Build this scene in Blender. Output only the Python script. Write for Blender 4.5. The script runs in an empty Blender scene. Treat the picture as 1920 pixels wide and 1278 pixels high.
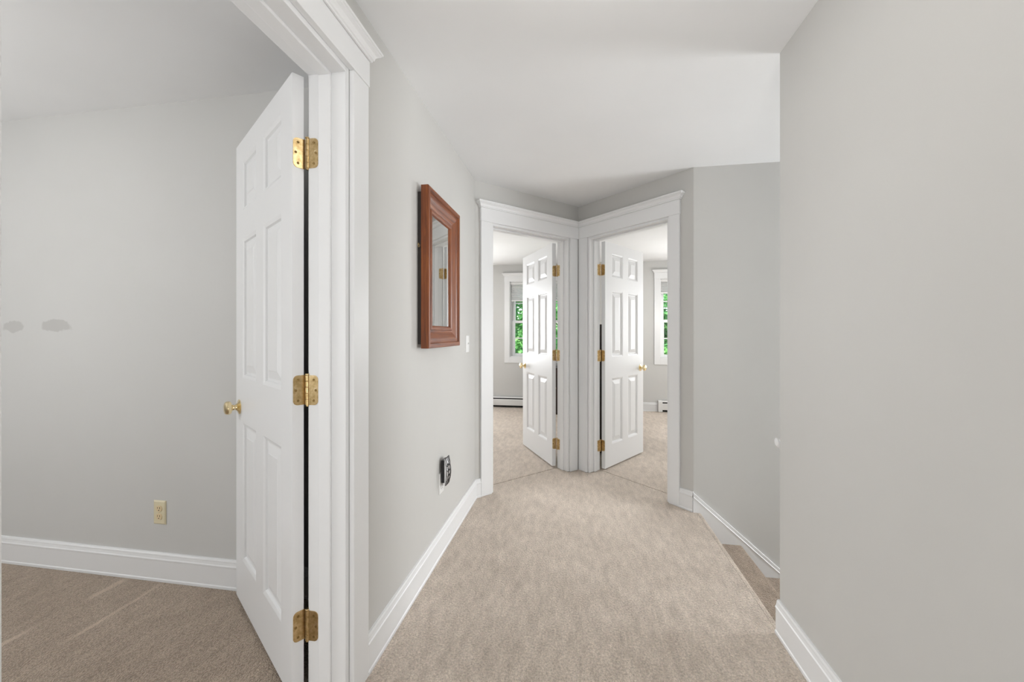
import bpy, bmesh, math, random
from math import sin, cos, pi, radians as R
from mathutils import Vector, Matrix

random.seed(7)
scene = bpy.context.scene
C = scene.collection

# ------------------------------------------------------------------ camera
PSI = R(9.3)
cam_d = bpy.data.cameras.new('camera')
cam_d.sensor_width = 36.0
cam_d.lens = 745 / 1920 * 36.0
cam_d.shift_y = -14 / 1920
cam_d.clip_start = 0.02
cam = bpy.data.objects.new('camera', cam_d)
cam.location = (0, 0, 1.2)
cam.rotation_euler = (pi / 2, 0, PSI)
C.objects.link(cam)
scene.camera = cam

# ------------------------------------------------------------------ view, sky, sun, window daylight, added fill
scene.view_settings.view_transform = 'Standard'
scene.view_settings.look = 'None'
scene.view_settings.exposure = 0.09
scene.view_settings.gamma = 1.0
scene.view_settings.use_curve_mapping = False

world = bpy.data.worlds.new('sky')
scene.world = world
world.use_nodes = True
wn = world.node_tree
bg = wn.nodes['Background']
sky = wn.nodes.new('ShaderNodeTexSky')
sky.sky_type = 'NISHITA'
sky.sun_disc = False
sky.sun_elevation = R(48)
sky.sun_rotation = R(180)
wn.links.new(sky.outputs['Color'], bg.inputs['Color'])
bg.inputs['Strength'].default_value = 0.6


def light(name, kind, loc, rot, energy, color=(1, 1, 1), size=1.0, size_y=None, radius=None, spread=None):
    d = bpy.data.lights.new(name, kind)
    d.energy = energy
    d.color = color
    if kind == 'AREA':
        d.size = size
        if size_y:
            d.shape = 'RECTANGLE'
            d.size_y = size_y
        if spread:
            d.spread = spread
    if kind == 'POINT':
        d.shadow_soft_size = radius
    o = bpy.data.objects.new(name, d)
    o.location = loc
    o.rotation_euler = rot
    C.objects.link(o)
    return o


DAY = (0.95, 0.975, 1.0)
sun = light('sun', 'SUN', (0, -5, 10), (R(42), 0, R(8)), 9.0, (1, 0.95, 0.86))
sun.data.angle = R(3)
# bedroom side and stairwell: daylight from windows out of view; the rest: added fill
light('fill_hall_end', 'AREA', (-0.05, -3.35, 1.35), (R(96), 0, 0), 8, (1, .995, .98), 1.4, 1.7)  # no window known here; added to fill the hall from behind
light('daylight_bedroom_side', 'AREA', (-4.25, -0.3, 1.0), (R(108), 0, R(-90)), 23, DAY, 1.6, 1.3)
light('fill_bedroom_front', 'AREA', (-2.4, -1.8, 1.30), (R(128), 0, 0), 14, DAY, 1.6, 1.3)  # added fill for the bedroom wall and ceiling
light('daylight_stairwell', 'AREA', (4.05, 2.3, 0.95), (R(102), 0, R(90)), 74, DAY, 0.9, 1.5)
light('fill_far_left_side', 'AREA', (-4.25, 4.6, 1.30), (R(110), 0, R(-90)), 6, DAY, 1.8, 1.3)  # added light at the side wall, no opening there
light('fill_far_right_side', 'AREA', (4.05, 4.6, 1.30), (R(110), 0, R(90)), 6, DAY, 1.8, 1.3)  # same added fill for the opposite room
light('fill_far_left_rear', 'AREA', (-2.9, 6.3, 1.35), (R(-90), 0, 0), 80, DAY, 1.3, 1.3)  # added panel to brighten the far left room, no window behind it
light('fill_far_right_rear', 'AREA', (3.3, 6.3, 1.35), (R(-90), 0, 0), 85, DAY, 1.3, 1.3)  # added panel likewise for the far right room
# hall ceiling lamp above the picture; the lamps after it are added fill
light('hall_ceiling_lamp', 'POINT', (0.05, 0.82, 2.02), (0, 0, 0), 5, (1, 0.98, 0.95), radius=0.09)
light('fill_hall_rear', 'POINT', (0.03, -1.6, 2.12), (0, 0, 0), 2, (1, 0.98, 0.95), radius=0.14)  # added lamp behind the camera, lifts the hall
light('fill_bedroom', 'POINT', (-2.5, 0.3, 1.82), (0, 0, 0), 19, (1, 0.99, 0.97), radius=0.14)  # unseen lamp added to lift the bedroom ceiling
light('fill_far_left', 'POINT', (-1.48, 5.2, 1.45), (0, 0, 0), 13, (1, 0.99, 0.97), radius=0.14)  # unseen lamp added to brighten floor and ceiling of the far left room
light('fill_far_right', 'POINT', (1.42, 5.4, 1.45), (0, 0, 0), 14, (1, 0.99, 0.97), radius=0.14)  # its counterpart, added for the far right room
light('fill_behind_camera', 'AREA', (0.02, -0.9, 0.7), (R(122), 0, 0), 17, (1, 1, 1), 0.8)  # added soft panel behind the camera, lifts the far end and lower walls


# ------------------------------------------------------------------ materials
def mat(name, color, rough=0.5, metal=0.0, spec=0.5):
    m = bpy.data.materials.new(name)
    m.use_nodes = True
    b = m.node_tree.nodes['Principled BSDF']
    b.inputs['Base Color'].default_value = (*color, 1)
    b.inputs['Roughness'].default_value = rough
    b.inputs['Metallic'].default_value = metal
    b.inputs['Specular IOR Level'].default_value = spec
    return m, m.node_tree, b


def nd(t, kind, **kw):
    n = t.nodes.new(kind)
    for k, v in kw.items():
        if k in n.inputs:
            n.inputs[k].default_value = v
        else:
            setattr(n, k, v)
    return n


def ramp(t, fac, stops):
    n = t.nodes.new('ShaderNodeValToRGB')
    el = n.color_ramp.elements
    while len(el) < len(stops):
        el.new(0.5)
    for e, (p, c) in zip(el, stops):
        e.position = p
        e.color = (*c, 1) if len(c) == 3 else c
    t.links.new(fac, n.inputs['Fac'])
    return n.outputs['Color']


def objco(t):
    return t.nodes.new('ShaderNodeTexCoord').outputs['Object']


def bump(t, b, height, strength=0.2, dist=0.002):
    n = nd(t, 'ShaderNodeBump', Strength=strength, Distance=dist)
    t.links.new(height, n.inputs['Height'])
    t.links.new(n.outputs['Normal'], b.inputs['Normal'])
    return n


def noise(t, co, scale, detail=3, rough=0.5):
    n = nd(t, 'ShaderNodeTexNoise', Scale=scale, Detail=detail, Roughness=rough)
    t.links.new(co, n.inputs['Vector'])
    return n.outputs['Fac']


def paint(name, c, rough, vary=0.02, bscale=220, bstr=0.08):
    m, t, b = mat(name, c, rough, 0, 0.35)
    co = objco(t)
    lo = tuple(x * (1 - vary) for x in c)
    hi = tuple(min(1, x * (1 + vary)) for x in c)
    t.links.new(ramp(t, noise(t, co, 1.7, 4), [(0.3, lo), (0.7, hi)]), b.inputs['Base Color'])
    bump(t, b, noise(t, co, bscale, 2), bstr, 0.001)
    return m, t, b


M = {}
M['wall'] = paint('greige_wall_paint', (0.58, 0.573, 0.552), 0.62)[0]
M['ceiling'] = paint('flat_ceiling_paint', (0.84, 0.845, 0.85), 0.8)[0]
M['trim'] = paint('semi_gloss_white_trim', (0.80, 0.805, 0.81), 0.34, 0.008, 60, 0.02)[0]
M['exterior'] = paint('exterior_siding_paint', (0.6, 0.6, 0.58), 0.7)[0]


def bedroom_paint():
    m, t, b = mat('grey_bedroom_wall_paint', (0.6, 0.6, 0.585), 0.62, 0, 0.35)
    co = objco(t)
    base = ramp(t, noise(t, co, 1.7, 4), [(0.3, (0.595, 0.593, 0.578)), (0.7, (0.615, 0.613, 0.6))])
    sep = nd(t, 'ShaderNodeSeparateXYZ')
    wob = nd(t, 'ShaderNodeTexNoise', Scale=22.0, Detail=3.0)
    t.links.new(co, wob.inputs['Vector'])
    add = nd(t, 'ShaderNodeVectorMath', operation='MULTIPLY_ADD')
    t.links.new(wob.outputs['Color'], add.inputs[0])
    add.inputs[1].default_value = (0.05, 0.0, 0.05)
    t.links.new(co, add.inputs[2])
    t.links.new(add.outputs[0], sep.inputs[0])
    mask = None
    for (cx, cz, rx, rz) in ((-2.92 + .025, 1.236 + .025, .075, .03), (-2.64 + .025, 1.24 + .025, .10, .034)):
        def mth(op, a, bb):
            n = nd(t, 'ShaderNodeMath', operation=op)
            for i, v in enumerate((a, bb)):
                if isinstance(v, (int, float)):
                    n.inputs[i].default_value = v
                else:
                    t.links.new(v, n.inputs[i])
            return n.outputs[0]
        dx = mth('DIVIDE', mth('SUBTRACT', sep.outputs['X'], cx), rx)
        dz = mth('DIVIDE', mth('SUBTRACT', sep.outputs['Z'], cz), rz)
        d = mth('ADD', mth('MULTIPLY', dx, dx), mth('MULTIPLY', dz, dz))
        k = nd(t, 'ShaderNodeMapRange')
        k.inputs['From Min'].default_value = 1.1
        k.inputs['From Max'].default_value = 0.75
        t.links.new(d, k.inputs['Value'])
        mask = k.outputs[0] if mask is None else mth('MAXIMUM', mask, k.outputs[0])
    mx = nd(t, 'ShaderNodeMix', data_type='RGBA')
    t.links.new(mask, mx.inputs['Factor'])
    t.links.new(base, mx.inputs['A'])
    mx.inputs['B'].default_value = (0.50, 0.495, 0.48, 1)
    t.links.new(mx.outputs['Result'], b.inputs['Base Color'])
    bump(t, b, noise(t, co, 220, 2), 0.08, 0.001)
    return m


M['bedroom_wall'] = bedroom_paint()


def carpet(name, pile, root, creases=()):
    m, t, b = mat(name, (0.45, 0.37, 0.3), 0.95, 0, 0.1)
    co = objco(t)
    tuft = nd(t, 'ShaderNodeTexVoronoi', Scale=190.0)
    t.links.new(co, tuft.inputs['Vector'])
    # pile leaning in strokes: stretched noise
    mp = nd(t, 'ShaderNodeMapping')
    mp.inputs['Rotation'].default_value = (0, 0, R(35))
    mp.inputs['Scale'].default_value = (26, 9, 9)
    t.links.new(co, mp.inputs['Vector'])
    strokes = noise(t, mp.outputs[0], 1.0, 4, 0.6)
    patch = noise(t, co, 2.3, 5, 0.6)
    fine = noise(t, co, 120, 4, 0.7)
    c1 = ramp(t, tuft.outputs['Distance'], [(0.0, pile), (0.75, root)])
    c2 = ramp(t, fine, [(0.3, (0.66, 0.645, 0.63)), (0.7, (1.22, 1.23, 1.24))])
    c3 = ramp(t, strokes, [(0.3, (0.80, 0.785, 0.77)), (0.68, (1.09, 1.09, 1.09))])
    c4 = ramp(t, patch, [(0.3, (0.87, 0.86, 0.845)), (0.7, (1.07, 1.07, 1.07))])
    out = c1
    for c in (c2, c3, c4):
        mx = nd(t, 'ShaderNodeMix', data_type='RGBA', blend_type='MULTIPLY')
        mx.inputs['Factor'].default_value = 1.0
        t.links.new(out, mx.inputs['A'])
        t.links.new(c, mx.inputs['B'])
        out = mx.outputs['Result']
    sep = nd(t, 'ShaderNodeSeparateXYZ')
    wv = nd(t, 'ShaderNodeTexNoise', Scale=9.0, Detail=3.0)
    t.links.new(co, wv.inputs['Vector'])
    t.links.new(co, sep.inputs[0])

    def mth(op, a, bb):
        n = nd(t, 'ShaderNodeMath', operation=op)
        for i, v in enumerate((a, bb)):
            if isinstance(v, (int, float)):
                n.inputs[i].default_value = v
            else:
                t.links.new(v, n.inputs[i])
        return n.outputs[0]
    for cx, y0, y1, half in creases:
        dx = mth('ABSOLUTE', mth('SUBTRACT', mth('ADD', sep.outputs['X'], mth('MULTIPLY', wv.outputs['Fac'], 0.03)), cx + .015), 0)
        k = nd(t, 'ShaderNodeMapRange')
        k.inputs['From Min'].default_value = half
        k.inputs['From Max'].default_value = half * .4
        t.links.new(dx, k.inputs['Value'])
        yc, yh = (y0 + y1) / 2, abs(y1 - y0) / 2
        k2 = nd(t, 'ShaderNodeMapRange')
        k2.inputs['From Min'].default_value = yh
        k2.inputs['From Max'].default_value = yh * .5
        t.links.new(mth('ABSOLUTE', mth('SUBTRACT', sep.outputs['Y'], yc), 0), k2.inputs['Value'])
        f = mth('MULTIPLY', mth('MULTIPLY', k.outputs[0], k2.outputs[0]), 0.55)
        mx = nd(t, 'ShaderNodeMix', data_type='RGBA')
        t.links.new(f, mx.inputs['Factor'])
        t.links.new(out, mx.inputs['A'])
        mx.inputs['B'].default_value = (min(1, pile[0] * 1.15), min(1, pile[1] * 1.15), min(1, pile[2] * 1.15), 1)
        out = mx.outputs['Result']
    t.links.new(out, b.inputs['Base Color'])
    h = nd(t, 'ShaderNodeMath', operation='SUBTRACT')
    t.links.new(fine, h.inputs[0])
    t.links.new(tuft.outputs['Distance'], h.inputs[1])
    bump(t, b, h.outputs[0], 0.9, 0.006)
    b.inputs['Sheen Weight'].default_value = 0.5
    b.inputs['Sheen Tint'].default_value = (1, 0.9, 0.8, 1)
    b.inputs['Sheen Roughness'].default_value = 0.5
    return m


M['carpet'] = carpet('beige_cut_pile_carpet', (0.98, 0.875, 0.775), (0.76, 0.655, 0.56))
M['shaded_carpet'] = carpet('shaded_cut_pile_carpet', (0.67, 0.545, 0.44), (0.38, 0.30, 0.23), ((-1.965, 1.20, 1.66, .012), (-2.18, 1.44, 1.64, .022), (-2.19, 0.9, 1.35, .016)))  # copy of the beige carpet, dimmer light put into its darker colour


def brass():
    m, t, b = mat('tarnished_brass', (0.72, 0.5, 0.2), 0.28, 1.0)
    co = objco(t)
    n = noise(t, co, 55, 5, 0.65)
    t.links.new(ramp(t, n, [(0.3, (0.42, 0.29, 0.12)), (0.55, (0.62, 0.46, 0.24)), (0.75, (0.78, 0.63, 0.40))]), b.inputs['Base Color'])
    t.links.new(ramp(t, n, [(0.3, (0.42,) * 3), (0.7, (0.25,) * 3)]), b.inputs['Roughness'])
    return m


M['brass'] = brass()
M['polished_brass'] = mat('polished_brass', (0.86, 0.72, 0.45), 0.10, 1.0)[0]
M['screw'] = mat('dark_screw_brass', (0.30, 0.20, 0.08), 0.4, 1.0)[0]


def wood(name, axis, dark, mid, hi, rough=0.42, coat=0.08):
    m, t, b = mat(name, mid, rough, 0, 0.5)
    co = objco(t)
    mp = nd(t, 'ShaderNodeMapping')
    sc = [42, 42, 42]
    sc[axis] = 2.6
    mp.inputs['Scale'].default_value = sc
    t.links.new(co, mp.inputs['Vector'])
    n = nd(t, 'ShaderNodeTexNoise', Scale=1.6, Detail=7.0, Roughness=0.62, Distortion=0.6)
    t.links.new(mp.outputs[0], n.inputs['Vector'])
    t.links.new(ramp(t, n.outputs['Fac'], [(0.3, dark), (0.5, mid), (0.72, hi)]), b.inputs['Base Color'])
    bump(t, b, n.outputs['Fac'], 0.15, 0.001)
    b.inputs['Coat Weight'].default_value = coat
    b.inputs['Coat Roughness'].default_value = 0.2
    return m


MAH = ((0.09, 0.020, 0.004), (0.20, 0.050, 0.009), (0.31, 0.092, 0.018))
M['wood_h'] = wood('mahogany_grain_along_rail', 1, *MAH)
M['wood_v'] = wood('mahogany_grain_upright', 2, *MAH)
M['dark_wood'] = wood('dark_brown_wood', 2, (0.012, 0.006, 0.004), (0.035, 0.016, 0.011), (0.07, 0.032, 0.022), 0.4, 0.2)
M['mirror'] = mat('silvered_mirror_glass', (0.86, 0.88, 0.87), 0.015, 1.0)[0]
M['backing'] = mat('dark_stained_backing', (0.018, 0.014, 0.012), 0.7)[0]
M['ivory'] = mat('ivory_plastic', (0.72, 0.65, 0.46), 0.35)[0]
M['ivory_dark'] = mat('ivory_receptacle_plastic', (0.74, 0.60, 0.38), 0.3)[0]
M['white_plastic'] = mat('white_plastic', (0.80, 0.80, 0.79), 0.35)[0]
M['black_plastic'] = mat('black_plastic', (0.012, 0.012, 0.014), 0.3)[0]
M['clear_lens'] = mat('silvery_lens', (0.85, 0.86, 0.88), 0.18, 0.7)[0]
M['slot'] = mat('dark_slot', (0.01, 0.009, 0.008), 0.8)[0]
M['enamel'] = paint('white_enamel_metal', (0.78, 0.78, 0.77), 0.4, 0.01)[0]
M['fin'] = mat('aluminium_fins', (0.25, 0.25, 0.25), 0.5, 0.8)[0]
M['vinyl'] = mat('white_vinyl_sash', (0.83, 0.84, 0.84), 0.35)[0]
M['bark'] = paint('tree_bark', (0.12, 0.085, 0.06), 0.9, 0.2, 30, 0.8)[0]
M['lawn'] = paint('mown_lawn', (0.10, 0.22, 0.045), 0.95, 0.3, 40, 0.5)[0]


def glass():
    m = bpy.data.materials.new('window_glass')
    m.use_nodes = True
    t = m.node_tree
    t.nodes.clear()
    o = t.nodes.new('ShaderNodeOutputMaterial')
    mx = t.nodes.new('ShaderNodeMixShader')
    tr = nd(t, 'ShaderNodeBsdfTransparent', Color=(0.96, 0.98, 0.97, 1))
    gl = nd(t, 'ShaderNodeBsdfGlossy', Roughness=0.02)
    fr = nd(t, 'ShaderNodeFresnel', IOR=1.45)
    t.links.new(fr.outputs[0], mx.inputs[0])
    t.links.new(tr.outputs[0], mx.inputs[1])
    t.links.new(gl.outputs[0], mx.inputs[2])
    t.links.new(mx.outputs[0], o.inputs[0])
    return m


M['glass'] = glass()


def cloth_shade():
    m, t, b = mat('white_pleated_shade_fabric', (0.86, 0.86, 0.86), 0.8)
    tl = nd(t, 'ShaderNodeBsdfTranslucent', Color=(0.85, 0.85, 0.85, 1))
    mx = nd(t, 'ShaderNodeMixShader')
    mx.inputs[0].default_value = 0.4
    o = t.nodes['Material Output']
    t.links.new(b.outputs[0], mx.inputs[1])
    t.links.new(tl.outputs[0], mx.inputs[2])
    t.links.new(mx.outputs[0], o.inputs[0])
    return m


M['shade'] = cloth_shade()


def leaf():
    m, t, b = mat('green_leaves', (0.10, 0.30, 0.05), 0.5)
    co = objco(t)
    n = noise(t, co, 2.2, 4, 0.7)
    col = ramp(t, n, [(0.3, (0.12, 0.38, 0.16)), (0.5, (0.24, 0.55, 0.18)), (0.7, (0.50, 0.74, 0.32))])
    t.links.new(col, b.inputs['Base Color'])
    tl = nd(t, 'ShaderNodeBsdfTranslucent')
    t.links.new(col, tl.inputs['Color'])
    mx = nd(t, 'ShaderNodeMixShader')
    mx.inputs[0].default_value = 0.5
    o = t.nodes['Material Output']
    t.links.new(b.outputs[0], mx.inputs[1])
    t.links.new(tl.outputs[0], mx.inputs[2])
    t.links.new(mx.outputs[0], o.inputs[0])
    return m


M['leaf'] = leaf()


# ------------------------------------------------------------------ helpers
def obj(name, bm, m, parent=None, loc=(0, 0, 0), rot=(0, 0, 0), smooth=False, bevel=0.0, segs=2):
    bmesh.ops.recalc_face_normals(bm, faces=bm.faces[:])
    me = bpy.data.meshes.new(name)
    bm.to_mesh(me)
    bm.free()
    me.materials.append(M[m] if isinstance(m, str) else m)
    o = bpy.data.objects.new(name, me)
    C.objects.link(o)
    o.location = loc
    o.rotation_euler = rot
    if parent:
        o.parent = parent
    if smooth:
        for p in me.polygons:
            p.use_smooth = True
        try:
            me.set_sharp_from_angle(angle=R(35))
        except Exception:
            pass
    if bevel:
        md = o.modifiers.new('bevel', 'BEVEL')
        md.width = bevel
        md.segments = segs
        md.limit_method = 'ANGLE'
        md.angle_limit = R(40)
    return o


def empty(name, loc=(0, 0, 0), rz=0, parent=None):
    o = bpy.data.objects.new(name, None)
    o.empty_display_size = 0.1
    C.objects.link(o)
    o.location = loc
    o.rotation_euler = (0, 0, rz)
    if parent:
        o.parent = parent
    return o


def tag(o, label, cat, group=None):
    o['label'] = label
    o['category'] = cat
    if group:
        o['group'] = group
    return o


def struct(o, label=None):
    o['kind'] = 'structure'
    if label:
        o['label'] = label
    return o


def dup(o, parent=None):
    c = o.copy()
    C.objects.link(c)
    if parent:
        c.parent = parent
    for ch in list(o.children):
        dup(ch, c)
    return c


def box(bm, x0, x1, y0, y1, z0, z1):
    v = [bm.verts.new(p) for p in ((x0, y0, z0), (x1, y0, z0), (x1, y1, z0), (x0, y1, z0), (x0, y0, z1), (x1, y0, z1), (x1, y1, z1), (x0, y1, z1))]
    for f in ((3, 2, 1, 0), (4, 5, 6, 7), (0, 1, 5, 4), (1, 2, 6, 5), (2, 3, 7, 6), (3, 0, 4, 7)):
        bm.faces.new([v[i] for i in f])
    return bm


def boxes(*bs):
    bm = bmesh.new()
    for b in bs:
        box(bm, *b)
    return bm


def prism(bm, pts, z0, z1):
    """plan polygon extruded upwards"""
    a = [bm.verts.new((x, y, z0)) for x, y in pts]
    b = [bm.verts.new((x, y, z1)) for x, y in pts]
    bm.faces.new(a)
    bm.faces.new(b)
    n = len(pts)
    for i in range(n):
        bm.faces.new((a[i], a[(i + 1) % n], b[(i + 1) % n], b[i]))
    return bm


def loft(bm, rings, cap=True, closed=True):
    """rings: list of equal-length vertex position lists"""
    vr = [[bm.verts.new(p) for p in r] for r in rings]
    n = len(rings[0])
    for a, b in zip(vr, vr[1:]):
        for i in range(n if closed else n - 1):
            bm.faces.new((a[i], a[(i + 1) % n], b[(i + 1) % n], b[i]))
    if cap:
        bm.faces.new(vr[0])
        bm.faces.new(vr[-1])
    return bm


def sweep(path, prof, side, z=0.0, bm=None):
    """profile [(offset from the path, height)] swept along plan points with mitred corners; side +1 = left of travel"""
    bm = bm or bmesh.new()
    P = [Vector(p) for p in path]
    rings = []
    for i, p in enumerate(P):
        ns = []
        for a, b in ((i - 1, i), (i, i + 1)):
            if a >= 0 and b < len(P):
                d = (P[b] - P[a]).normalized()
                ns.append(Vector((-d.y, d.x)) * side)
        m = ns[0] if len(ns) == 1 else (ns[0] + ns[1]) / (1 + ns[0].dot(ns[1]))
        rings.append([(p.x + m.x * d, p.y + m.y * d, z + h) for d, h in prof])
    return loft(bm, rings)


def lathe(bm, prof, n=20, axis='Z', org=(0, 0, 0)):
    rings = []
    for r, h in prof:
        ring = []
        for i in range(n):
            a = 2 * pi * i / n
            u, v = r * cos(a), r * sin(a)
            p = {'Z': (u, v, h), 'Y': (u, h, v), 'X': (h, u, v)}[axis]
            ring.append(tuple(p[k] + org[k] for k in range(3)))
        rings.append(ring)
    return loft(bm, rings)


# ------------------------------------------------------------------ plan of the house
HC = 2.32                     # ceiling height
T = 0.132                     # wall thickness
LC = Vector((-0.736, 2.82))   # hall corner left
CC = Vector((0.012, 3.57))    # inner corner between the two far doors
RC = Vector((0.775, 2.84))    # corner where the stair wall starts
eL = (CC - LC).normalized()
nL = Vector((-eL.y, eL.x))
eR = (RC - CC).normalized()
nR = Vector((-eR.y, eR.x))
LL, LR = (CC - LC).length, (RC - CC).length
XW, XE, YN, YB = -4.4, 4.2, -3.5, 6.4
BY = 1.635                    # back wall of the near left bedroom
NX, SY0, SY1 = 0.80, 1.74, 2.84


def P(o, e, n, s, d):
    q = o + e * s + n * d
    return (q.x, q.y)


# floors
def floor(name, pts, label, m='carpet'):
    bm = bmesh.new()
    prism(bm, pts, -0.06, 0.0)
    return struct(obj(name, bm, m, bevel=0.004), label)


g = T + 0.003
cj = CC + (nL * g - eL * 0) + Vector((0, 0))
apex = (0.012, (CC + (nL + eL) * g).y)
floor('floor', [(-T - 0.736 - .003, YN), (0.86, YN), (0.86, SY0 - .02), (NX - .005, SY0 - .02), (NX - .005, SY1), P(RC, eR, nR, 0, 0), P(RC, eR, nR, 0, g),
                P(CC, eR, nR, 0.09, g), P(CC, eL, nL, -0.09, g), P(LC, eL, nL, 0.0, g), (-T - 0.736 - .003, 2.8)], 'beige carpet of the hall')
floor('floor_bedroom', [(XW, -2.0), (-T - 0.736 - .009, -2.0), (-T - 0.736 - .009, BY + .05), (XW, BY + .05)], 'carpet of the near left bedroom, dimmer light put into its colour', 'shaded_carpet')
floor('floor_far_left', [(XW, BY + .1), (-0.9, BY + .1), P(LC, eL, nL, -.15, g + .006), P(CC, eL, nL, -0.09, g + .006), (-0.02, 3.66), (-0.02, YB + .05), (XW, YB + .05)], 'beige carpet of the far left room')
floor('floor_far_right', [(0.04, 3.66), P(CC, eR, nR, 0.09, g + .006), P(RC, eR, nR, 0.02, g + .006), (XE, 2.93), (XE, YB + .05), (0.04, YB + .05)], 'beige carpet of the far right room')

# ceiling
struct(obj('ceiling', boxes((XW - .2, XE + .2, YN - .2, YB + .3, HC, HC + .12)), 'ceiling'), 'white painted ceiling')


# walls with door openings: pieces are plan polygons between two heights
def wall(name, pieces, m='wall', label=None):
    bm = bmesh.new()
    for pts, z0, z1 in pieces:
        prism(bm, pts, z0, z1)
    return struct(obj(name, bm, m), label)


def rect(x0, x1, y0, y1):
    return [(x0, y0), (x1, y0), (x1, y1), (x0, y1)]


ZT = HC + .02
D1a, D1b = 0.40, 1.177        # jamb faces of the near left door
xl0, xl1 = -0.736 - T, -0.736
wall('wall_left', [(rect(xl0, xl1, YN, D1a - .02), -.05, ZT), (rect(xl0, xl1, D1a - .02, D1b + .02), 2.065, ZT),
                   ([(xl0, D1b + .02), (xl1, D1b + .02), (LC.x, LC.y), P(LC, eL, nL, -.02, T * .99), (xl0, LC.y - .02)], -.05, ZT)], label='greige wall along the left of the hall')


def slab(o, e, n, s0, s1, d0=0.0, d1=T):
    return [P(o, e, n, s0, d0), P(o, e, n, s1, d0), P(o, e, n, s1, d1), P(o, e, n, s0, d1)]


# far openings, distances along each wall between jamb faces
FL0, FL1 = LL - 0.900, LL - 0.130
FR0, FR1 = 0.130, 0.862
wall('wall_far_left', [(slab(LC, eL, nL, 0.0, FL0 - .02), -.05, ZT), (slab(LC, eL, nL, FL0 - .02, FL1 + .02), 2.03, ZT),
                       (slab(LC, eL, nL, FL1 + .02, LL), -.05, ZT)], label='angled greige wall with the left far doorway')
wall('wall_far_right', [(slab(CC, eR, nR, 0.0, FR0 - .02), -.05, ZT), (slab(CC, eR, nR, FR0 - .02, FR1 + .02), 2.03, ZT),
                        (slab(CC, eR, nR, FR1 + .02, LR), -.05, ZT)], label='angled greige wall with the right far doorway')
wall('wall_middle', [(rect(-0.05, 0.075, 3.63, YB), -.05, ZT)], label='partition between the two far rooms')
wall('wall_stair', [([(RC.x, SY1), (XE, SY1), (XE, SY1 + .12), (RC.x + .09, SY1 + .12)], -2.8, ZT)], label='greige wall above the stairs')
wall('wall_right', [(rect(NX, NX + .12, YN, SY0), -.05, ZT), (rect(NX + .12, XE, SY0 - .12, SY0), -2.8, ZT), (rect(NX, NX + .12, SY0 - .12, SY0), -2.8, -.05)], label='plain greige wall on the right of the hall')
wall('wall_hall_end', [(rect(xl0, NX + .12, YN - .12, YN), -.05, ZT)])
wall('wall_bedroom_back', [(rect(XW, xl0, BY, BY + .12), -.05, ZT)], 'bedroom_wall', 'grey back wall of the near left bedroom')
wall('wall_west', [(rect(XW - .15, XW, YN, YB + .15), -.05, ZT)])
wall('wall_bedroom_near', [(rect(XW, xl0, -2.12, -2.0), -.05, ZT)])
wall('wall_east', [(rect(XE, XE + .15, SY0 - .2, YB + .15), -2.8, ZT)])

WZ0, WZ1 = 0.819, 2.042
W1a, W1b = -1.083, -0.205
W2a, W2b = 1.26, 2.138
rear = []
for x0, x1, z0, z1 in ((XW, W1a, -.05, ZT), (W1a, W1b, -.05, WZ0), (W1a, W1b, WZ1, ZT), (W1b, W2a, -.05, ZT), (W2a, W2b, -.05, WZ0), (W2a, W2b, WZ1, ZT), (W2b, XE, -.05, ZT)):
    rear.append((rect(x0, x1, YB, YB + .15), z0, z1))
wall('wall_rear', rear, 'bedroom_wall', 'grey window wall of the far rooms')

# ------------------------------------------------------------------ baseboards
BASE = [(0, 0.001), (0.017, 0.001), (0.017, 0.012), (0.014, 0.016), (0.014, 0.100), (0.0165, 0.103), (0.0165, 0.108), (0.0135, 0.112), (0.011, 0.122),
        (0.0105, 0.128), (0.007, 0.135), (0, 0.136)]
CW = 0.095                    # casing width
REV = 0.020                   # reveal between jamb face and casing


def base(name, path, side, label=None):
    return struct(obj(name, sweep(path, BASE, side), 'trim'), label)


base('baseboard_left', [(xl1, D1b + REV + CW), (LC.x, LC.y), P(LC, eL, nL, FL0 - REV - CW, 0)], -1, 'white baseboard below the mirror wall')
base('baseboard_left_near', [(xl1, YN), (xl1, D1a - .007 - CW)], -1)
base('baseboard_far_right', [P(CC, eR, nR, FR1 + REV + .080, 0), (RC.x, RC.y)], -1, 'short white baseboard beside the right far doorway')
base('baseboard_right', [(NX, YN), (NX, SY0 + .004)], 1, 'white baseboard along the right wall')
base('baseboard_bedroom', [(XW, BY), (xl0, BY), (xl0, D1b + REV + CW + .002)], -1, 'white baseboard of the near left bedroom')
base('baseboard_far_left_room', [(XW, YB), (-2.62, YB)], -1)
base('baseboard_far_right_room', [(0.075, 4.95), (0.075, YB), (1.222, YB)], -1, 'white baseboard left of the heater in the far right room')

# ------------------------------------------------------------------ doorways (frame: x along the wall, y into the room)
CROWN = [(0.0, 0.0), (0.006, 0.0), (0.007, 0.006), (0.011, 0.008), (0.013, 0.017), (0.018, 0.024), (0.026, 0.029), (0.028, 0.030), (0.028, 0.034),
         (0.033, 0.036), (0.034, 0.042), (0.031, 0.046), (0.0, 0.046)]


def crown_piece(x0, x1, y, z, mitre=(None, None)):
    """crown along a head casing whose front is at y (towards -y); returns at free ends, mitre into a room corner otherwise"""
    path = []
    if mitre[0] is None:
        path += [(x0, 0.0), (x0, y), ]
    else:
        path += [(x0, y)]
    if mitre[1] is None:
        path += [(x1, y), (x1, 0.0)]
    else:
        path += [(x1, y)]
    bm = sweep(path, CROWN, -1, z)
    for v in bm.verts:                       # inside mitre: cut back by the distance from the wall
        if mitre[0] is not None and v.co.x < x0 + 1e-5:
            v.co.x = mitre[0] + (-v.co.y)
        if mitre[1] is not None and v.co.x > x1 - 1e-5:
            v.co.x = mitre[1] - (-v.co.y)
    return bm


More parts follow.
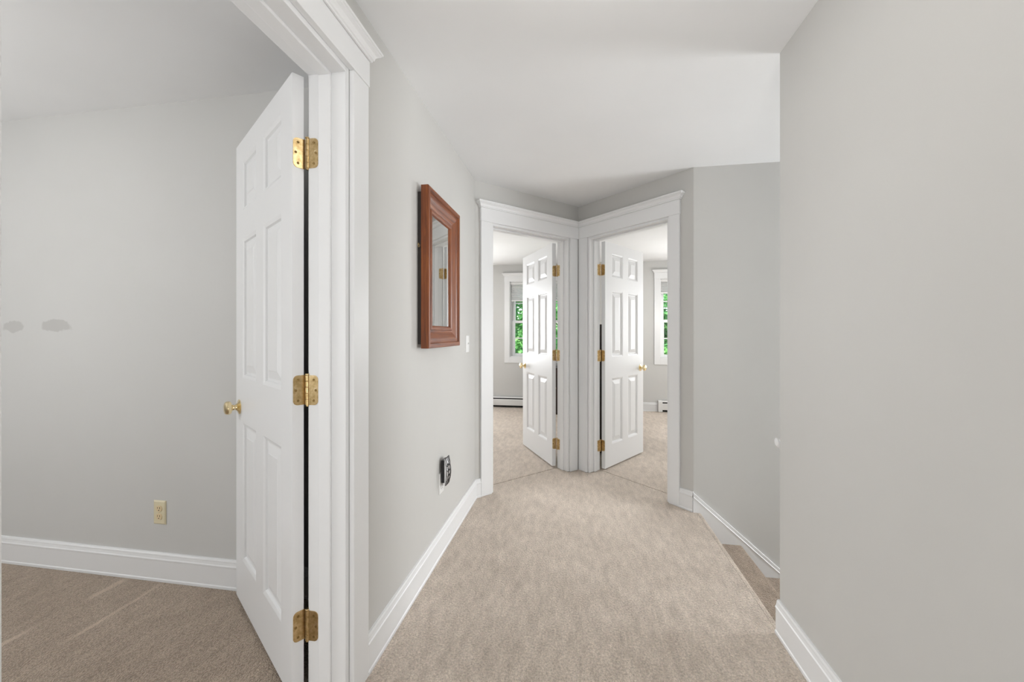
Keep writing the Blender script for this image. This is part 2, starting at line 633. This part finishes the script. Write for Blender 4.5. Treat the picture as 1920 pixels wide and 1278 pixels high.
def doorway(name, o, e, s0, s1, hj, hcas, hhead, mitre=(None, None), label=None, rev=(REV, REV), cw=(CW, CW)):
    """o + e*s: the hall face of the wall; local x = 0 .. W between jamb faces"""
    W = s1 - s0
    org = o + e * s0
    root = empty(name, (org.x, org.y, 0), math.atan2(e.y, e.x))
    struct(root, label)
    jt = 0.019
    for x0, x1 in ((-jt, 0), (W, W + jt)):
        obj('jamb', boxes((x0, x1, 0, T, 0.002, hj + jt)), 'trim', root, bevel=0.0012)
    obj('head_jamb', boxes((0, W, 0, T, hj, hj + jt)), 'trim', root, bevel=0.0012)
    ys = 0.049, 0.090                        # the door stop
    for x0, x1 in ((0, 0.011), (W - 0.011, W)):
        obj('door_stop', boxes((x0, x1, ys[0], ys[1], 0.002, hj)), 'trim', root, bevel=0.002)
    obj('door_stop', boxes((0.011, W - 0.011, ys[0], ys[1], hj - .011, hj)), 'trim', root, bevel=0.002)
    x0, x1 = -rev[0] - cw[0], W + rev[1] + cw[1]
    for a, b in ((x0, -rev[0]), (W + rev[1], x1)):
        obj('casing_leg', boxes((a, b, -0.017, 0, 0.002, hcas)), 'trim', root, bevel=0.0025)
        obj('casing_leg', boxes((a, b, T, T + .017, 0.002, hcas)), 'trim', root, bevel=0.0025)
    obj('head_casing', boxes((x0 - .003, x1 + .003, -0.0195, 0, hcas, hhead)), 'trim', root, bevel=0.002)
    obj('head_casing', boxes((x0 - .003, x1 + .003, T, T + .0195, hcas, hhead)), 'trim', root, bevel=0.002)
    obj('crown_moulding', crown_piece(x0 - .003, x1 + .003, -0.0195, hhead, mitre), 'trim', root)
    return root, W


E1 = Vector((0, 1))
tr1, DW1 = doorway('trim_1', Vector((xl1, 0)), E1, D1a, D1b, 2.045, 2.062, 2.152, label='white casing of the near left doorway with crown head', rev=(.007, REV))
tr2, DW2 = doorway('trim_2', LC, eL, FL0, FL1, 2.012, 2.028, 2.128, (None, FL1 * 0 + (LL - FL0)), label='white casing of the left far doorway', cw=(CW, .087))
tr3, DW3 = doorway('trim_3', CC, eR, FR0, FR1, 2.012, 2.028, 2.128, (-FR0, None), label='white casing of the right far doorway', cw=(CW, .080))


# ------------------------------------------------------------------ six-panel doors
def panel_mesh(w, h, th):
    """raised panel with its sticking on both faces, closed solid centred at the origin, in the xz plane"""
    bm = bmesh.new()
    t = th / 2
    steps = [(0.0, t), (0.005, t - .0015), (0.013, t - .0045), (0.017, t - .0115), (0.026, t - .012), (0.056, t - .0045), (0.058, t - .003)]

    def ring(i, y):
        x, z = w / 2 - i, h / 2 - i
        return [(-x, y, -z), (x, y, -z), (x, y, z), (-x, y, z)]
    rings = [ring(i, -y) for i, y in reversed(steps)] + [ring(i, y) for i, y in steps]
    return loft(bm, rings)


def leaf_mesh(s, w, h):
    """hinge leaf: flat plate in the (x = away from the pin, z) plane, rounded outer corners"""
    r = 0.014
    pts = [(0.003, -h / 2)]
    for k in range(7):
        a = -pi / 2 + k * pi / 12
        pts.append((w - r + r * cos(a), -h / 2 + r + r * sin(a)))
    for k in range(7):
        a = k * pi / 12
        pts.append((w - r + r * cos(a), h / 2 - r + r * sin(a)))
    pts.append((0.003, h / 2))
    bm = bmesh.new()
    return loft(bm, [[(x, -0.0012, z) for x, z in pts], [(x, 0.0012, z) for x, z in pts]])


def barrel_mesh(h):
    bm = bmesh.new()
    n = 5
    for k in range(n):
        z0 = -h / 2 + h * k / n
        lathe(bm, [(0.0052, z0 + .0003), (0.0062, z0 + .0010), (0.0062, z0 + h / n - .0012), (0.0052, z0 + h / n - .0005)], 14)
    lathe(bm, [(0.0042, -h / 2 - .004), (0.0042, h / 2 + .001), (0.0068, h / 2 + .001), (0.0068, h / 2 + .0035), (0.005, h / 2 + .005)], 14)
    return bm


def screw_mesh():
    bm = bmesh.new()
    lathe(bm, [(0.0042, -.0002), (0.0042, .0008), (0.003, .0012), (0.0012, .0004)], 12, 'Y')
    return bm


def knob_mesh(s):
    bm = bmesh.new()
    p = [(0.010, 0.0), (0.010, 0.020), (0.013, 0.022), (0.012, 0.026), (0.018, 0.029), (0.026, 0.033), (0.0295, 0.040), (0.029, 0.048), (0.025, 0.054), (0.016, 0.0575), (0.004, 0.0585)]
    return lathe(bm, [(r, s * h) for r, h in p], 24, 'Y')


def rosette_mesh(s):
    bm = bmesh.new()
    p = [(0.033, 0.0), (0.033, 0.002), (0.030, 0.004), (0.020, 0.008), (0.014, 0.012), (0.013, 0.016), (0.0105, 0.0165)]
    return lathe(bm, [(r, s * h) for r, h in p], 24, 'Y')


HINGE_CACHE = {}


def make_door(name, frame, W, side, angle, hd, hinges, knob_z, rails, label):
    """frame: doorway empty; side +1: hinged on the x = W jamb, -1: on the x = 0 jamb.
    Door-local axes: origin on the hinge pin line at the floor, +u away from the hinge, y towards the room."""
    rz = frame.rotation_euler.z
    px, py = ((W - 0.0005) if side > 0 else 0.0005), T + 0.004
    loc = Vector((frame.location.x + px * cos(rz) - py * sin(rz), frame.location.y + px * sin(rz) + py * cos(rz), 0))
    root = empty(name, loc, rz - side * angle)
    struct(root, label)
    sx = -side                                # u -> local x
    w0, w1 = 0.0155, W - 0.002
    yf, yb = -0.041, -0.006                   # hall face, room face
    th = yb - yf
    zb = 0.014
    zt = zb + hd
    w = w1 - w0
    st, mu = 0.112, 0.098
    pw = (w - 2 * st - mu) / 2
    xs = [w0, w0 + st, w0 + st + pw, w0 + st + pw + mu, w1 - st, w1]
    zs = [zb] + [zb + r * hd for r in rails] + [zt]
    bm = bmesh.new()
    # stiles and rails as one frame with open panel holes
    V = {}

    def vert(i, j, y):
        k = (i, j, y)
        if k not in V:
            V[k] = bm.verts.new((sx * xs[i], y, zs[j]))
        return V[k]
    holes = [(i, j) for i in (1, 3) for j in (1, 3, 5)]
    for i in range(5):
        for j in range(7):
            if (i, j) in holes:
                q = [(i, j), (i + 1, j), (i + 1, j + 1), (i, j + 1)]
                for a, b in zip(q, q[1:] + q[:1]):
                    bm.faces.new((vert(*a, yf), vert(*b, yf), vert(*b, yb), vert(*a, yb)))
                continue
            for y in (yf, yb):
                bm.faces.new((vert(i, j, y), vert(i + 1, j, y), vert(i + 1, j + 1, y), vert(i, j + 1, y)))
    for j in range(7):
        for i in (0, 5):
            bm.faces.new((vert(i, j, yf), vert(i, j + 1, yf), vert(i, j + 1, yb), vert(i, j, yb)))
    for i in range(5):
        for j in (0, 7):
            bm.faces.new((vert(i, j, yf), vert(i + 1, j, yf), vert(i + 1, j, yb), vert(i, j, yb)))
    obj('door_frame', bm, 'trim', root)
    for i, j in holes:
        obj('panel', panel_mesh(xs[i + 1] - xs[i] - .0004, zs[j + 1] - zs[j] - .0004, th), 'trim', root,
            (sx * (xs[i] + xs[i + 1]) / 2, (yf + yb) / 2, (zs[j] + zs[j + 1]) / 2))
    for hz in hinges:
        h = obj('hinge', barrel_mesh(0.098), 'brass', root, (0, 0, hz), smooth=True)
        # leaf on the door edge (runs towards the hall face), leaf on the jamb (stays with the frame)
        for k, ang in ((0, -pi / 2), (1, -pi / 2 + side * angle)):
            lw = 0.0385
            lf = obj('leaf', leaf_mesh(1, lw, 0.097), 'brass', h, (0, 0, 0), (0, 0, ang), smooth=True)
            off = (sx * 0.0023) if k == 0 else 0
            if k == 0:
                lf.location = (sx * 0.0147, 0, 0)
            else:
                # jamb face lies on the other side of the pin
                q = side * angle
                lf.location = (-sx * -0.0002 * cos(q), -sx * -0.0002 * sin(q), 0)
            s_out = (1 if k == 0 else -1) * sx
            for a, b in ((0.024, 0.034), (0.031, 0.0), (0.024, -0.034)):
                bmx = screw_mesh()
                # the visible side of the leaf: outwards from door edge / jamb
                sgn = -s_out
                for v in bmx.verts:
                    v.co.y = (0.0012 + v.co.y) * sgn * (1 if True else 1)
                ca, sa = cos(ang), sin(ang)
                so = obj('screw', bmx, 'screw', h, (lf.location.x + a * ca, lf.location.y + a * sa, b), (0, 0, ang), smooth=True)
    for s, y in ((-1, yf), (1, yb)):
        kx = sx * (w1 - 0.06)
        k = obj('door_knob', knob_mesh(s), 'polished_brass', root, (kx, y, knob_z), smooth=True)
        obj('rosette', rosette_mesh(s), 'polished_brass', k, smooth=True)
    bm = bmesh.new()
    box(bm, sx * (w1 - .0005), sx * (w1 + .001), yf + .006, yb - .006, knob_z - .028, knob_z + .028)
    obj('latch_plate', bm, 'polished_brass', root)
    return root


RAILS = (0.098, 0.394, 0.489, 0.788, 0.848, 0.955)
make_door('door_1', tr1, DW1, 1, R(124.7), 2.030, (0.245, 1.015, 1.789), 0.874, RAILS, 'white six-panel door standing open into the near left bedroom')
make_door('door_2', tr2, DW2, 1, R(107), 1.995, (0.215, 1.005, 1.760), 0.862, RAILS, 'white six-panel door of the left far doorway')
make_door('door_3', tr3, DW3, -1, R(98.5), 1.995, (0.215, 1.005, 1.760), 0.862, RAILS, 'white six-panel door of the right far doorway')


# ------------------------------------------------------------------ windows of the far rooms
def make_window(name, x0, x1, shade_z, label):
    root = empty(name, ((x0 + x1) / 2, YB, WZ0))
    struct(root, label)
    cx = (x0 + x1) / 2
    w, h = x1 - x0, WZ1 - WZ0
    a, b = -w / 2, w / 2
    cw = 0.088

    def part(n, bm, m='trim', parent=root, bevel=0.002):
        return obj(n, bm, m, parent, bevel=bevel)
    part('casing_leg', boxes((a - cw, a, -.018, 0, -.096, h)))
    part('casing_leg', boxes((b, b + cw, -.018, 0, -.096, h)))
    part('sill_casing', boxes((a, b, -.018, 0, -.096, 0)))
    part('head_casing', boxes((a - cw - .003, b + cw + .003, -.021, 0, h, h + .092)))
    obj('crown_moulding', crown_piece(a - cw - .003, b + cw + .003, -.021, h + .092), 'trim', root)
    part('jamb', boxes((a, a + .012, 0, .15, 0, h)))
    part('jamb', boxes((b - .012, b, 0, .15, 0, h)))
    part('head_jamb', boxes((a, b, 0, .15, h - .012, h)))
    part('sill', boxes((a, b, 0, .17, 0, .014)))
    # two double-hung sashes, three panes by two each
    zm = 0.575
    st = 0.048
    for nm, y, z0, z1 in (('lower_sash', 0.075, .014, zm + .02), ('upper_sash', 0.112, zm - .02, h - .012)):
        xa, xb = a + .026, b - .026
        bm = boxes((xa, xa + st, y, y + .034, z0, z1), (xb - st, xb, y, y + .034, z0, z1), (xa + st, xb - st, y, y + .034, z0, z0 + .042), (xa + st, xb - st, y, y + .034, z1 - .042, z1))
        s = part(nm, bm, 'vinyl', root, 0.0015)
        gx0, gx1, gz0, gz1 = xa + st, xb - st, z0 + .042, z1 - .042
        mw = 0.018
        pw = (gx1 - gx0 - 2 * mw) / 3
        ph = (gz1 - gz0 - mw) / 2
        for i in (1, 2):
            xx = gx0 + i * pw + (i - 1) * mw
            part('muntin', boxes((xx, xx + mw, y + .006, y + .028, gz0, gz1)), 'vinyl', s, 0)
        part('muntin', boxes((gx0, gx1, y + .0055, y + .0285, gz0 + ph, gz0 + ph + mw)), 'vinyl', s, 0)
        for i in range(3):
            for j in range(2):
                xx = gx0 + i * (pw + mw)
                zz = gz0 + j * (ph + mw)
                part('pane', boxes((xx, xx + pw, y + .015, y + .018, zz, zz + ph)), 'glass', s, 0)
    part('jamb_liner', boxes((a + .012, a + .026, .06, .15, .014, h - .012)), 'vinyl')
    part('jamb_liner', boxes((b - .026, b - .012, .06, .15, .014, h - .012)), 'vinyl')
    # pleated shade, pulled part way down
    sh = empty('window_shade', (cx, YB + .036, shade_z))
    top = WZ1 - .013 - shade_z
    obj('head_rail', boxes((a + .016, b - .016, -.022, .022, top - .032, top)), 'white_plastic', sh, bevel=.003)
    n = 12
    prof = []
    for k in range(2 * n + 1):
        prof.append((-.012 if k % 2 else -.002, .024 + (top - .032 - .024) * k / (2 * n)))
    back = [(-y, z) for y, z in reversed(prof)]
    ring = prof + back
    bm = loft(bmesh.new(), [[(a + .018, y, z) for y, z in ring], [(b - .018, y, z) for y, z in ring]])
    obj('pleated_fabric', bm, 'shade', sh)
    obj('bottom_rail', boxes((a + .017, b - .017, -.013, .013, 0, .024)), 'white_plastic', sh, bevel=.003)
    return root, sh


_, sh = make_window('window_1', W1a, W1b, 1.725, 'double-hung window of the far left room')
tag(sh, 'white pleated shade pulled lower, in the window behind the left far door', 'window shade', 'pleated window shades')
_, sh = make_window('window_2', W2a, W2b, 1.815, 'double-hung window of the far right room')
tag(sh, 'white pleated shade raised higher, in the window behind the right far door', 'window shade', 'pleated window shades')


# ------------------------------------------------------------------ baseboard heaters
def heater(x0, x1, label):
    root = empty('baseboard_heater', ((x0 + x1) / 2, YB - .001, 0.0))
    tag(root, label, 'heater')
    a, b = x0 - (x0 + x1) / 2, x1 - (x0 + x1) / 2
    obj('back_plate', boxes((a, b, -.006, 0, .004, .172)), 'slot', root)  # coloured near black: the shade inside the heater's gaps is put into the plate
    top = [(-.004, .172), (-.048, .172), (-.056, .168), (-.060, .160), (-.060, .154), (-.057, .154), (-.056, .159), (-.046, .167), (-.004, .167)]
    obj('top_hood', loft(bmesh.new(), [[(a, y, z) for y, z in top], [(b, y, z) for y, z in top]]), 'enamel', root)
    fr = [(-.064, .040), (-.064, .128), (-.058, .136), (-.055, .134), (-.061, .127), (-.061, .043), (-.052, .036), (-.054, .033)]
    obj('front_panel', loft(bmesh.new(), [[(a, y, z) for y, z in fr], [(b, y, z) for y, z in fr]]), 'enamel', root)
    bm = bmesh.new()
    x = a + .06
    while x < b - .06:
        box(bm, x, x + .0015, -.052, -.010, .050, .115)
        x += .012
    f = obj('fin_bank', bm, 'fin', root)
    f['kind'] = 'stuff'
    bm = bmesh.new()
    lathe(bm, [(.011, a + .02), (.011, b - .02)], 12, 'X', (0, -.031, .082))
    obj('pipe', bm, 'fin', root)
    cap = [(0, .004), (-.066, .004), (-.066, .160), (-.060, .172), (-.050, .176), (0, .176)]
    for e0, e1 in ((a - .002, a + .058), (b - .058, b + .002)):
        obj('end_cap', loft(bmesh.new(), [[(e0, y, z) for y, z in cap], [(e1, y, z) for y, z in cap]]), 'enamel', root, bevel=.003)


heater(-2.6, -0.62, 'long white baseboard heater below the window of the far left room')
heater(1.225, 3.2, 'white baseboard heater with end cap, in the far right room')

# ------------------------------------------------------------------ dark furniture glimpsed through the hinge gaps
t = empty('dark_cabinet', (-0.34, 6.08, 0))
tag(t, 'low dark brown wooden cabinet glimpsed through the hinge gap of the left far door', 'cabinet')
obj('carcass', boxes((-.25, .25, -.19, .22, .05, .67)), 'dark_wood', t, bevel=.003)
obj('top', boxes((-.265, .265, -.21, .23, .67, .695)), 'dark_wood', t, bevel=.004)
obj('plinth', boxes((-.24, .24, -.17, .21, .001, .05)), 'dark_wood', t)
for k in range(2):
    d = obj('door', boxes((-.245 + k * .247, -.002 + k * .247, -.208, -.190, .06, .66)), 'dark_wood', t, bevel=.003)
    bm = bmesh.new()
    lathe(bm, [(.006, 0), (.006, -.012), (.012, -.018), (.011, -.026), (.003, -.029)], 12, 'Y', (-.03 + k * .055, -.208, .4))
    obj('knob', bm, 'brass', d, smooth=True)
t = empty('bookcase', (0.255, 4.50, 0))
tag(t, 'tall dark brown bookcase glimpsed through the hinge gap of the right far door', 'bookcase')
obj('side_panel', boxes((-.17, .17, -.42, -.40, .001, 1.27)), 'dark_wood', t, bevel=.002)
obj('side_panel', boxes((-.17, .17, .40, .42, .001, 1.27)), 'dark_wood', t, bevel=.002)
obj('back_panel', boxes((-.172, -.162, -.40, .40, .03, 1.26)), 'dark_wood', t)
obj('top', boxes((-.175, .178, -.43, .43, 1.27, 1.292)), 'dark_wood', t, bevel=.003)
for z in (.06, .36, .66, .96):
    obj('shelf', boxes((-.162, .16, -.40, .40, z, z + .02)), 'dark_wood', t)

# ------------------------------------------------------------------ stairs going down to the right
RISE, RUN = 0.194, 0.252
stairs = empty('stairs', (NX, (SY0 + SY1) / 2, 0))
struct(stairs, 'carpeted stairs going down behind the right wall')
hw = (SY1 - SY0) / 2 - .016
for k in range(13):
    z = -k * RISE
    x = k * RUN
    # bullnose tread edge and riser below it
    pr = [(-.005 if k == 0 else -RUN + .0, z)]
    for i in range(9):
        a = pi / 2 - i * pi / 8
        pr.append((.005 + .018 * cos(a), z - .018 + .018 * sin(a)))
    pr += [(0.0, z - .042), (0.0, z - RISE), (-.02, z - RISE), (-.02, z - .05), (pr[0][0], z - .05)]
    bm = loft(bmesh.new(), [[(x + px, -hw - (.016 if k == 0 else 0), pz) for px, pz in pr], [(x + px, hw + (0 if k else .001), pz) for px, pz in pr]])
    obj('step', bm, 'shaded_carpet' if k else 'carpet', stairs)
struct(obj('floor_downstairs', boxes((NX, XE, SY0, SY1, -2.75, -12 * RISE - .19)), 'carpet'))

# skirt board on the stair wall
sl = 0.87
x0, z0 = RC.x - .006, 0.132
bm = bmesh.new()
L = 2.6
pts = [(x0, z0), (x0 + L, z0 - sl * L), (x0 + L, z0 - sl * L - .42), (x0, -.30)]
loft(bm, [[(x, SY1, z) for x, z in pts], [(x, SY1 - .014, z) for x, z in pts]])
sk = struct(obj('trim_4', bm, 'trim'), 'white skirt board sloping down along the stairs')
cp = [(0, -.032), (.0165, -.032), (.0165, -.026), (.0135, -.022), (.011, -.012), (.0105, -.006), (.007, .001), (0, .002)]
obj('cap_moulding', loft(bmesh.new(), [[(x0, SY1 - d, z0 + z) for d, z in cp], [(x0 + L, SY1 - d, z0 - sl * L + z) for d, z in cp]]), 'trim', sk)
# handrail on the hidden side of the stairs, its end peeks past the right wall
t = empty('handrail', (0.832, SY0 + .10, 0.742))
tag(t, 'end of a white handrail peeking out past the right wall at the stairs', 'handrail')
ring = []
n = 14
ra = []
rb = []
Lh = 2.4
for i in range(n):
    a = 2 * pi * i / n
    yy, zz = .022 * cos(a), .02 * sin(a)
    ra.append((0, yy, zz))
    rb.append((Lh, yy, zz - .78 * Lh))
obj('rail', loft(bmesh.new(), [ra, rb]), 'trim', t, smooth=True, bevel=.006)
for xb in (.25, 1.3, 2.2):
    obj('bracket', boxes((xb - .012, xb + .012, -.099, .006, -.78 * xb - .055, -.78 * xb - .040), (xb - .02, xb + .02, -.0995, -.092, -.78 * xb - .085, -.78 * xb - .01)), 'brass', t)

# ------------------------------------------------------------------ wall mirror in an ogee frame
MX = xl1
my0, my1, mz0, mz1 = 1.757, 2.257, 1.130, 1.893
t = empty('wall_mirror', (MX + .001, (my0 + my1) / 2, mz0))
tag(t, 'rectangular mirror in a reddish mahogany ogee frame on the hall wall', 'mirror')
hwid, hh = (my1 - my0) / 2, mz1 - mz0
# profile: (inwards from the outer edge, out from the wall)
MPROF = [(0.0, 0.018), (0.0, 0.053), (0.003, 0.056), (0.021, 0.056), (0.024, 0.053), (0.025, 0.048), (0.032, 0.049), (0.042, 0.048), (0.052, 0.044), (0.062, 0.038),
         (0.072, 0.0325), (0.082, 0.030), (0.086, 0.030), (0.087, 0.034), (0.090, 0.036), (0.102, 0.035), (0.107, 0.031), (0.109, 0.026), (0.109, 0.018)]


def rail(p0, p1, inward, m):
    """mitred frame rail between two outer corners (y, z)"""
    p0, p1 = Vector(p0), Vector(p1)
    d = (p1 - p0).normalized()
    r0, r1 = [], []
    for i, o in MPROF:
        q0 = p0 + d * i + Vector(inward) * i
        q1 = p1 - d * i + Vector(inward) * i
        r0.append((o, q0.x, q0.y))
        r1.append((o, q1.x, q1.y))
    return obj('frame_rail', loft(bmesh.new(), [r0, r1]), m, t, smooth=True)


rail((-hwid, 0), (-hwid, hh), (1, 0), 'wood_v')
rail((hwid, 0), (hwid, hh), (-1, 0), 'wood_v')
rail((-hwid, 0), (hwid, 0), (0, 1), 'wood_h')
rail((-hwid, hh), (hwid, hh), (0, -1), 'wood_h')
obj('mirror_glass', boxes((.021, .025, -hwid + .106, hwid - .106, .106, hh - .106)), 'mirror', t)
obj('backing_board', boxes((.001, .018, -hwid + .004, hwid - .004, .02, hh - .03)), 'backing', t)
bm = bmesh.new()
rg = []
for i in range(14):
    a = 2 * pi * i / 14
    c = Vector((.010, -hwid - .006, hh * .63))
    rad = Vector((0, cos(a), sin(a)))
    rg.append([tuple(c + rad * .009 + (rad * cos(b) + Vector((1, 0, 0)) * sin(b)) * .0016) for b in (k * pi / 3 for k in range(6))])
rg.append(rg[0])
loft(bm, rg, cap=False)
obj('hanging_ring', bm, 'brass', t, smooth=True)


# ------------------------------------------------------------------ outlets and switch (frame: x along the wall, y out of the wall)
def plate_mesh(w, h, d=.006):
    r = lambda i, y: [(-w / 2 + i, y, -h / 2 + i), (w / 2 - i, y, -h / 2 + i), (w / 2 - i, y, h / 2 - i), (-w / 2 + i, y, h / 2 - i)]
    return loft(bmesh.new(), [r(0, 0.0002), r(0, .0025), r(.003, d - .001), r(.006, d)])


def outlet(name, loc, rz, label, m_plate, m_rec, cat='outlet'):
    root = empty(name, loc, rz)
    tag(root, label, cat)
    obj('cover_plate', plate_mesh(.070, .1145), m_plate, root)
    for z in (.0195, -.0195):
        pts = []
        for k in range(28):
            a = 2 * pi * k / 28
            pts.append((.0172 * cos(a), max(-.0143, min(.0143, .0172 * sin(a))) + z))
        rec = obj('receptacle', loft(bmesh.new(), [[(x, .004, q) for x, q in pts], [(x, .0078, q) for x, q in pts], [(x * .96, .0084, z + (q - z) * .96) for x, q in pts]]), m_rec, root)
        obj('slot', boxes((-.0078, -.0052, .0078, .0086, z - .001, z + .0085)), 'slot', rec)
        obj('slot', boxes((.0052, .0076, .0078, .0086, z, z + .0075)), 'slot', rec)
        bm = bmesh.new()
        lathe(bm, [(.0026, .0078), (.0026, .0086)], 10, 'Y', (0, 0, z - .0075))
        obj('ground_hole', bm, 'slot', rec)
    bm = bmesh.new()
    lathe(bm, [(.0032, .005), (.0032, .0066), (.002, .0072)], 12, 'Y')
    obj('screw', bm, m_rec, root)
    return root


# plates face -y in the bedroom: local +y -> world -y (rz = pi)
outlet('wall_outlet', (-2.005, BY, 0.33), pi, 'ivory duplex outlet on the grey bedroom wall', 'ivory', 'ivory_dark')
outlet('wall_outlet', (xl1, 2.087, 0.385), -pi / 2, 'white outlet plate low on the hall wall behind the black plug-in', 'white_plastic', 'white_plastic')

t = empty('night_light', (xl1 + .0092, 2.092, 0.378), -pi / 2)
tag(t, 'black plug-in night light with latticed shiny front, plugged in below the mirror', 'night light')
prof = [(-.033, 0), (.033, 0)]
hN = .145
bm = boxes((-.031, .031, .0, .022, .012, hN - .01))
obj('body', bm, 'black_plastic', t, bevel=.004)
# domed lens
rings = []
for j in range(13):
    z = hN * j / 12
    bulge = .020 * (1 - ((j / 12) * 2 - .95) ** 2 * .9)
    ring = []
    for i in range(11):
        u = -1 + 2 * i / 10
        ring.append((u * .033, .022 + max(.001, bulge) * (1 - .55 * u * u), z))
    ring += [(.033, .020, z), (-.033, .020, z)]
    rings.append(ring)
obj('lens', loft(bmesh.new(), rings), 'clear_lens', t, smooth=True)


def dome(u, zf):
    bulge = .020 * (1 - (zf * 2 - .95) ** 2 * .9)
    return .022 + max(.001, bulge) * (1 - .55 * u * u)


bars = []
for u in (-1, -.45, .1, .6, 1):
    bars.append([(u, k / 10) for k in range(11)])
for zf in (0, .17, .36, .55, .74, 1.0):
    bars.append([(-1 + k / 5, zf + (.05 * sin(k * 1.3) if 0 < zf < 1 else 0)) for k in range(11)])
for pl in bars:
    rg = []
    for u, zf in pl:
        c = Vector((u * .0335, dome(u, zf) + .001, zf * hN))
        rg.append([tuple(c + Vector((dx, dy, dz))) for dx, dy, dz in ((-.0022, -.001, -.0022), (.0022, -.001, .0022), (.0022, .0009, .0022), (-.0022, .0009, -.0022))])
    obj('lattice_bar', loft(bmesh.new(), rg), 'black_plastic', t)

t = empty('light_switch', (xl1, 2.612, 1.130), -pi / 2)
tag(t, 'white light switch plate on the hall wall right of the mirror', 'light switch')
obj('cover_plate', plate_mesh(.070, .1145), 'white_plastic', t)
obj('toggle_slot', boxes((-.0055, .0055, .005, .0066, -.0125, .0125)), 'white_plastic', t)
lev = [(-.0045, .0064, -.006), (.0045, .0064, -.006), (.0045, .0064, .008), (-.0045, .0064, .008)]
lev2 = [(-.0038, .017, .005), (.0038, .017, .005), (.0038, .0165, .011), (-.0038, .0165, .011)]
obj('toggle', loft(bmesh.new(), [lev, lev2]), 'white_plastic', t)
for z in (.030, -.030):
    bm = bmesh.new()
    lathe(bm, [(.003, .005), (.003, .0066), (.002, .007)], 10, 'Y', (0, 0, z))
    obj('screw', bm, 'white_plastic', t)


# ------------------------------------------------------------------ outside: lawn and trees behind the windows
struct(obj('ground', boxes((-30, 30, 6.7, 45, -3.1, -2.9)), 'lawn'), 'green lawn behind the house')


def tree(x, y, h, r, seed, n, label):
    rnd = random.Random(seed)
    root = empty('leafy_tree', (x, y, -2.9))
    tag(root, label, 'tree', 'trees outside the windows')
    rings = []
    for k in range(7):
        f = k / 6
        rr = .17 * (1 - .75 * f)
        cx, cy = .15 * sin(f * 4 + seed), .12 * cos(f * 3 + seed) - .12 * cos(seed)
        rings.append([(cx + rr * cos(2 * pi * i / 10), cy + rr * sin(2 * pi * i / 10), f * h * .85) for i in range(10)])
    obj('trunk', loft(bmesh.new(), rings), 'bark', root, smooth=True)
    verts, faces = [], []
    blobs = []
    for k in range(46):
        a = rnd.uniform(0, 2 * pi)
        f = rnd.uniform(.12, 1)
        rad = r * (1 - (f * 1.5 - .6) ** 2 * .6) * rnd.uniform(.3, 1)
        blobs.append((rad * cos(a), rad * sin(a), f * h, rnd.uniform(.45, .95)))
    for k in range(n):
        bx, by, bz, br = blobs[k % len(blobs)]
        d = Vector((rnd.gauss(0, 1), rnd.gauss(0, 1), rnd.gauss(0, 1))).normalized() * br * rnd.uniform(.55, 1.05)
        p = Vector((bx, by, bz)) + d
        u = Vector((rnd.gauss(0, 1), rnd.gauss(0, 1), rnd.gauss(0, .6))).normalized()
        v = u.cross(Vector((rnd.gauss(0, .5), rnd.gauss(0, .5), 1))).normalized()
        s = rnd.uniform(.08, .15)
        i = len(verts)
        verts += [tuple(p - u * s), tuple(p + v * s * .5), tuple(p + u * s), tuple(p - v * s * .5)]
        faces.append((i, i + 1, i + 2, i + 3))
    me = bpy.data.meshes.new('foliage')
    me.from_pydata(verts, [], faces)
    me.materials.append(M['leaf'])
    o = bpy.data.objects.new('foliage', me)
    o['kind'] = 'stuff'
    C.objects.link(o)
    o.parent = root


tree(-3.4, 13.0, 7.5, 2.2, 1, 26000, 'leafy green tree outside the window of the far left room')
tree(3.6, 12.5, 7.2, 2.2, 2, 26000, 'leafy green tree outside the window of the far right room')
tree(-2.6, 20.0, 10.0, 3.2, 3, 34000, 'leafy green tree standing farthest back, behind the one at the left window')
